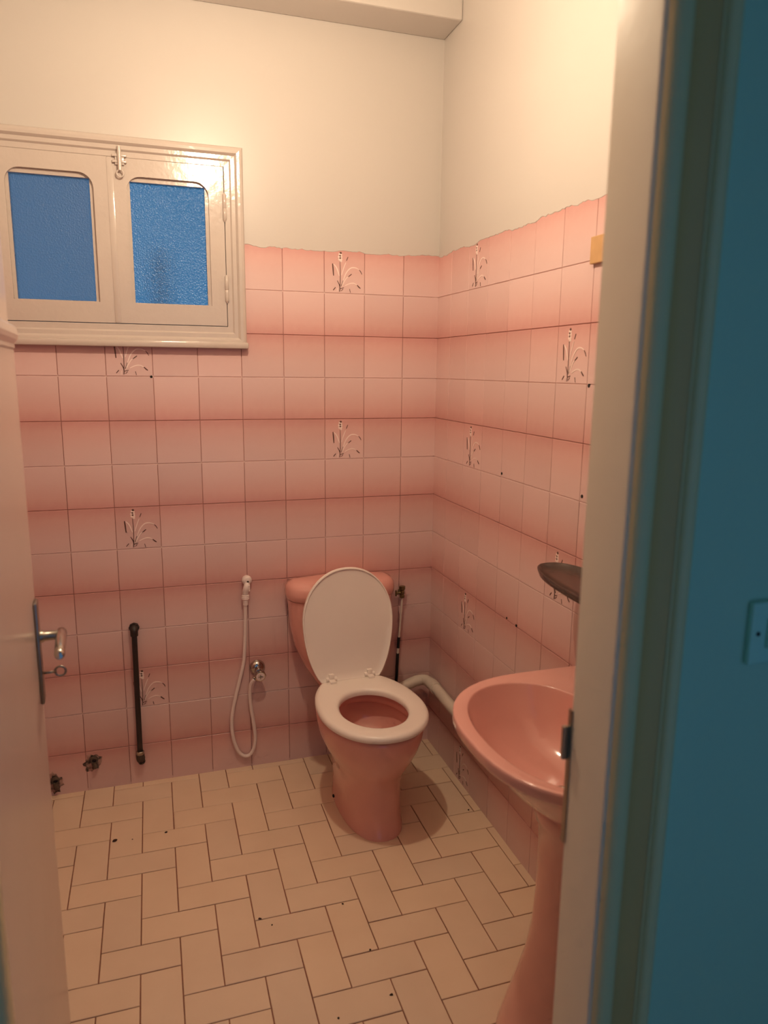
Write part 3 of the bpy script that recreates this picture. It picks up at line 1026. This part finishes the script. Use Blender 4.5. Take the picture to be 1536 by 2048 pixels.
# ------------------------------------------------------------------ bidet sprayer
sp_t = empty('bidet_sprayer', (-.746, 0, .76))
tag(sp_t, 'white bidet sprayer hanging on a round wall hook with a looped hose', 'sprayer')
SL = Vector(sp_t.location)
def sob(name, bm, mat, parent=None, **kw):
    for v in bm.verts: v.co -= SL
    return mesh_ob(name, bm, mat, parent or sp_t, **kw)
bm = bmesh.new()
lathe_axis(bm, (-.744, -.002, .760), (0, -1, 0), [(0, .017), (.008, .0185), (.018, .018), (.024, .013), (.026, .008)], 20)
hk = sob('wall_hook', bm, 'hose', smooth=True, autosmooth=40)
bm = bmesh.new()
lathe_axis(bm, (-.742, -.027, .757), (0, -1, 0), [(0, .0045), (.0015, .0045)], 10)
sob('hook_hole', bm, 'hole', hk)
bm = bmesh.new()
tube(bm, catmull([(-.744, -.022, .752), (-.747, -.028, .738), (-.7505, -.026, .722), (-.7515, -.024, .706)], 4), [.010, .0105, .011, .0115, .012, .0122, .0122, .012, .0118, .0115, .011, .011, .0108][:13], 14)
sob('spray_head', bm, 'hose', smooth=True, autosmooth=50)
bm = bmesh.new()
box(bm, -.741, -.735, -.036, -.022, .722, .748, bev=.002)
sob('trigger', bm, 'hose')
bm = bmesh.new()
lathe_axis(bm, (-.7515, -.023, .708), (-.02, 0, -1), [(0, .0115), (.003, .0145), (.006, .0125), (.009, .0145), (.012, .0125), (.015, .0145), (.018, .0115), (.030, .010), (.040, .0095), (.041, .007)], 16)
sob('collar', bm, 'hose', smooth=True, autosmooth=30)
bm = bmesh.new()
hp = [(-.7525, -.022, .672), (-.754, -.016, .60), (-.757, -.014, .52), (-.764, -.014, .44), (-.783, -.014, .36), (-.803, -.014, .28), (-.815, -.014, .205), (-.812, -.014, .14), (-.798, -.014, .085), (-.776, -.014, .055),
      (-.752, -.014, .053), (-.735, -.015, .078), (-.728, -.017, .12), (-.732, -.020, .18), (-.741, -.022, .25), (-.745, -.026, .31), (-.741, -.034, .355), (-.728, -.042, .378)]
tube(bm, catmull(hp, 7), .0068, 12)
sob('hose', bm, 'hose', smooth=True)

# chrome angle valve for the sprayer
v1 = empty('stop_valve', (-.712, 0, .405))
tag(v1, 'chrome angle valve feeding the white sprayer hose beside the toilet', 'valve')
VL = Vector(v1.location)
def vob(name, bm, mat, parent, L, **kw):
    for v in bm.verts: v.co -= L
    return mesh_ob(name, bm, mat, parent, **kw)
bm = bmesh.new()
lathe_axis(bm, (-.712, -.0025, .408), (0, -1, 0), [(0, .030), (.006, .029), (.014, .022), (.018, .015)], 22)
vob('wall_flange', bm, 'chrome', v1, VL, smooth=True, autosmooth=35)
bm = bmesh.new()
lathe_axis(bm, (-.712, -.010, .406), (.08, -1, -.12), [(0, .011), (.012, .011), (.014, .0145), (.026, .0145), (.030, .013)], 16)
tube(bm, [(-.712, -.030, .403), (-.728, -.041, .380)], .009, 12)
vob('body', bm, 'chrome', v1, VL, smooth=True, autosmooth=35)
bm = bmesh.new()
lathe_axis(bm, (-.7085, -.034, .392), (.08, -1, -.12), [(0, .012), (.002, .0215), (.014, .0235), (.018, .0225), (.020, .020), (.0195, .016)], 8)
kb = vob('knob', bm, 'chrome', v1, VL, smooth=True, autosmooth=30)
bm = bmesh.new()
lathe_axis(bm, (-.7070, -.0535, .3895), (.08, -1, -.12), [(0, .0165), (.0012, .016)], 18)
vob('knob_cap', bm, 'hose', kb, VL)
bm = bmesh.new()
box(bm, -.7160, -.6975, -.0560, -.0550, .3880, .3905); box(bm, -.7082, -.7056, -.0560, -.0550, .381, .3975)
vob('cross_mark', bm, 'steel', kb, VL)

# brass valve for the cistern and its supply hose
v2 = empty('stop_valve', (-.135, 0, .665))
tag(v2, 'small tarnished brass valve on the tiles right of the cistern', 'valve')
V2 = Vector(v2.location)
bm = bmesh.new()
lathe_axis(bm, (-.135, -.003, .664), (0, -1, 0), [(0, .012), (.006, .012), (.008, .008), (.024, .008)], 14)
lathe_axis(bm, (-.135, -.026, .645), (0, 0, 1), [(0, .011), (.008, .011), (.010, .008), (.016, .0095), (.024, .0095), (.030, .0085), (.033, .0125), (.046, .0125)], 6)
vob('body', bm, 'brass', v2, V2, smooth=True, autosmooth=30)
bm = bmesh.new()
lathe_axis(bm, (-.143, -.026, .664), (-1, 0, 0), [(0, .006), (.010, .005), (.011, .0075), (.016, .0075)], 10)
box(bm, -.164, -.158, -.030, -.022, .652, .676, bev=.0015)
vob('handle', bm, 'brass', v2, V2, smooth=True, autosmooth=30)
sh_t = empty('supply_hose', (-.137, -.02, .30))
tag(sh_t, 'thin pale water hose patched with black tape below the brass valve', 'hose')
S2 = Vector(sh_t.location)
hpts = catmull([(-.135, -.026, .646), (-.138, -.024, .58), (-.142, -.020, .50), (-.146, -.018, .43), (-.149, -.018, .36), (-.152, -.018, .29), (-.17, -.03, .25), (-.21, -.05, .24)], 6)
bm = bmesh.new(); tube(bm, hpts, .0042, 10)
vob('hose', bm, 'pvc', sh_t, S2, smooth=True)
def hose_at(z0, z1):
    return [p for p in hpts if z0 <= p.z <= z1]
for z0, z1 in ((.425, .482), (.27, .412)):
    bm = bmesh.new(); tube(bm, hose_at(z0, z1), .0063, 10)
    vob('black_tape', bm, 'black', sh_t, S2, smooth=True, autosmooth=50)

# white waste pipe from the basin to behind the toilet
wp = empty('waste_pipe', (-.06, -.06, .30))
tag(wp, 'old white plastic waste pipe bending from behind the toilet to the basin', 'pipe')
W2 = Vector(wp.location)
wpts = catmull([(-.30, -.09, .235), (-.22, -.080, .258), (-.145, -.068, .280), (-.090, -.058, .294), (-.052, -.060, .299), (-.036, -.090, .300), (-.033, -.14, .300), (-.033, -.22, .299), (-.035, -.36, .300), (-.04, -.60, .318), (-.05, -.95, .36), (-.10, -1.25, .43)], 7)
bm = bmesh.new(); tube(bm, wpts, .0215, 18)
pp = vob('pipe', bm, 'pvc', wp, W2, smooth=True)
bm = bmesh.new(); tube(bm, wpts[38:45], .0240, 18)
vob('coupling', bm, 'pvc', pp, W2, smooth=True, autosmooth=40)

# ------------------------------------------------------------------ black iron pipe and broken pipe ends on the left
bp_t = empty('iron_pipe', (-1.151, 0, .10))
tag(bp_t, 'black iron pipe running upright down the tiles left of the sprayer', 'pipe')
B2 = Vector(bp_t.location)
bm = bmesh.new()
tube(bm, catmull([(-1.149, -.022, .600), (-1.150, -.025, .45), (-1.151, -.025, .30), (-1.152, -.025, .135)], 4), .0095, 14)
vob('pipe', bm, 'blackpipe', bp_t, B2, smooth=True)
bm = bmesh.new()
tube(bm, catmull([(-1.149, .002, .612), (-1.149, -.014, .612), (-1.149, -.022, .604), (-1.149, -.022, .588)], 5), .0135, 14)
lathe_axis(bm, (-1.149, -.003, .612), (0, -1, 0), [(0, .019), (.006, .018), (.010, .016)], 8)
vob('top_elbow', bm, 'blackpipe', bp_t, B2, smooth=True, autosmooth=40)
bm = bmesh.new()
lathe_axis(bm, (-1.152, -.025, .140), (0, 0, -1), [(0, .0115), (.002, .0145), (.012, .0145), (.014, .012), (.017, .012)], 14)
vob('union_ring', bm, 'steel', bp_t, B2, smooth=True, autosmooth=30)
bm = bmesh.new()
tube(bm, catmull([(-1.152, -.025, .128), (-1.152, -.024, .110), (-1.151, -.016, .102), (-1.151, .002, .100)], 5), .015, 14)
lathe_axis(bm, (-1.152, -.010, .100), (.2, -1, 0), [(0, .013), (.022, .013), (.024, .009), (.012, .0085)], 12)
vob('bottom_elbow', bm, 'stub', bp_t, B2, smooth=True, autosmooth=40)

def rough_patch(bm, c, rx, rz, seed, t=.004, n=26):
    rnd = random.Random(seed)
    rings = []
    rr = [rnd.uniform(.72, 1.15) for _ in range(n)]
    for s, y in ((1.0, -.0022), (.88, -.0040), (.55, -.0028 - t * .3), (.2, -.003)):
        rings.append([(c[0] + rx * s * rr[k] * math.cos(2 * math.pi * k / n), y + rnd.uniform(-.0007, .0004), c[1] + rz * s * rr[k] * math.sin(2 * math.pi * k / n)) for k in range(n)])
    loft(bm, rings)
for k, (x, z, rx, rz, lab) in enumerate(((-1.318, .108, .034, .036, 'broken pipe stub in a crumbled cement hole between iron pipe and door'),
                                       (-1.452, .048, .030, .044, 'crumbled pipe hole low on the wall at the edge of the door'))):
    t_ = empty('pipe_stub', (x, 0, z)); tag(t_, lab, 'pipe stub')
    L_ = Vector(t_.location)
    bm = bmesh.new(); rough_patch(bm, (x, z), rx, rz, 11 + k)
    vob('cement_patch', bm, 'cement', t_, L_)
    bm = bmesh.new()
    lathe_axis(bm, (x + .004, .0, z + .012), (.1, -1, .1), [(0, .014), (.010, .0145), (.018, .012), (.019, .008), (.010, .007)], 9)
    tube(bm, [(x + .004, -.010, z + .004), (x + .010, -.012, z - .018)], [.009, .010], 9)
    vob('stub', bm, 'stub', t_, L_, smooth=True, autosmooth=30)

# ------------------------------------------------------------------ light switch on the hall wall
sw = empty('light_switch', (-.246, YH, 1.183))
tag(sw, 'square light switch on the dim hall wall beside the door casing', 'switch')
bm = bmesh.new(); box(bm, -.042, .042, -.010, 0, -.045, .045, bev=.003)
swp = mesh_ob('plate', bm, 'hallswitch', sw)
bm = bmesh.new(); box(bm, -.016, .016, -.016, -.009, -.022, .022, bev=.003)
mesh_ob('rocker', bm, 'hallswitch', sw)
bm = bmesh.new(); lathe_axis(bm, (-.030, -.0095, 0), (0, -1, 0), [(0, .0035), (.0012, .0035)], 8)
mesh_ob('screw', bm, 'hole', sw)

# ------------------------------------------------------------------ hanging bulb (above the frame) which lights the room
lamp = empty('pendant_lamp', (BULB_POS.x, BULB_POS.y, ZC))
tag(lamp, 'bare warm bulb hanging on a short cord from the bathroom ceiling', 'lamp')
LL = Vector(lamp.location)
bm = bmesh.new(); lathe_axis(bm, (LL.x, LL.y, ZC), (0, 0, -1), [(0, .04), (.012, .04), (.03, .02), (.032, .006)], 20)
vob('ceiling_rose', bm, 'switch', lamp, LL, smooth=True, autosmooth=40)
bm = bmesh.new(); tube(bm, [(LL.x, LL.y, ZC - .03), (LL.x, LL.y, BULB_POS.z + .085)], .003, 8)
vob('cord', bm, 'switch', lamp, LL)
bm = bmesh.new(); lathe_axis(bm, (LL.x, LL.y, BULB_POS.z + .095), (0, 0, -1), [(0, .008), (.01, .019), (.05, .021), (.055, .015)], 16)
vob('socket', bm, 'switch', lamp, LL, smooth=True, autosmooth=40)
bm = bmesh.new()
lathe_axis(bm, (LL.x, LL.y, BULB_POS.z + .042), (0, 0, -1), [(0, .013), (.012, .016), (.028, .026), (.045, .030), (.060, .026), (.070, .014), (.073, .004)], 20)
vob('bulb', bm, 'bulb', lamp, LL, smooth=True)

# ------------------------------------------------------------------ dirt specks on the floor
for k, (x, y, r, lab) in enumerate((
        (-1.235, -.342, .0075, 'largest dark crumb on the cream floor, out from the broken pipe stub'),
        (-1.073, -.344, .0050, 'dark oval crumb on the floor out from the foot of the iron pipe'),
        (-1.180, -.350, .0022, 'tiniest dark crumb on the floor beside the largest crumb'),
        (-.828, -.828, .0045, 'dark crumb in a tile joint in the middle of the floor'),
        (-.799, -.861, .0030, 'small dark crumb just right of the one in the middle joint'),
        (-.589, -.839, .0035, 'lone brown crumb on a tile in front of the toilet foot'),
        (-.561, -1.027, .0035, 'brown crumb on a joint midway between toilet foot and basin pedestal'),
        (-.551, -1.180, .0045, 'dark crumb on the floor left of the basin pedestal'),
        (-.694, -1.206, .0035, 'dark crumb on the floor at the bottom edge of the picture'),
        (-.045, -.520, .0040, 'dark crumb by the right wall right of the toilet shadow'))):
    rnd = random.Random(k)
    bm = bmesh.new()
    lathe_axis(bm, (0, 0, 0), (0, 0, 1), [(0, r * .8), (r * .25, r), (r * .5, r * .7), (r * .6, r * .2)], 7)
    for v in bm.verts:
        v.co.x *= rnd.uniform(.8, 1.4); v.co.y *= rnd.uniform(.6, 1.0)
    d = mesh_ob('dirt_speck', bm, 'debris', None, loc=(x, y, 0.0002))
    d.rotation_euler = (0, 0, rnd.uniform(0, 3))
    tag(d, lab, 'dirt', 'dirt crumbs on the floor')
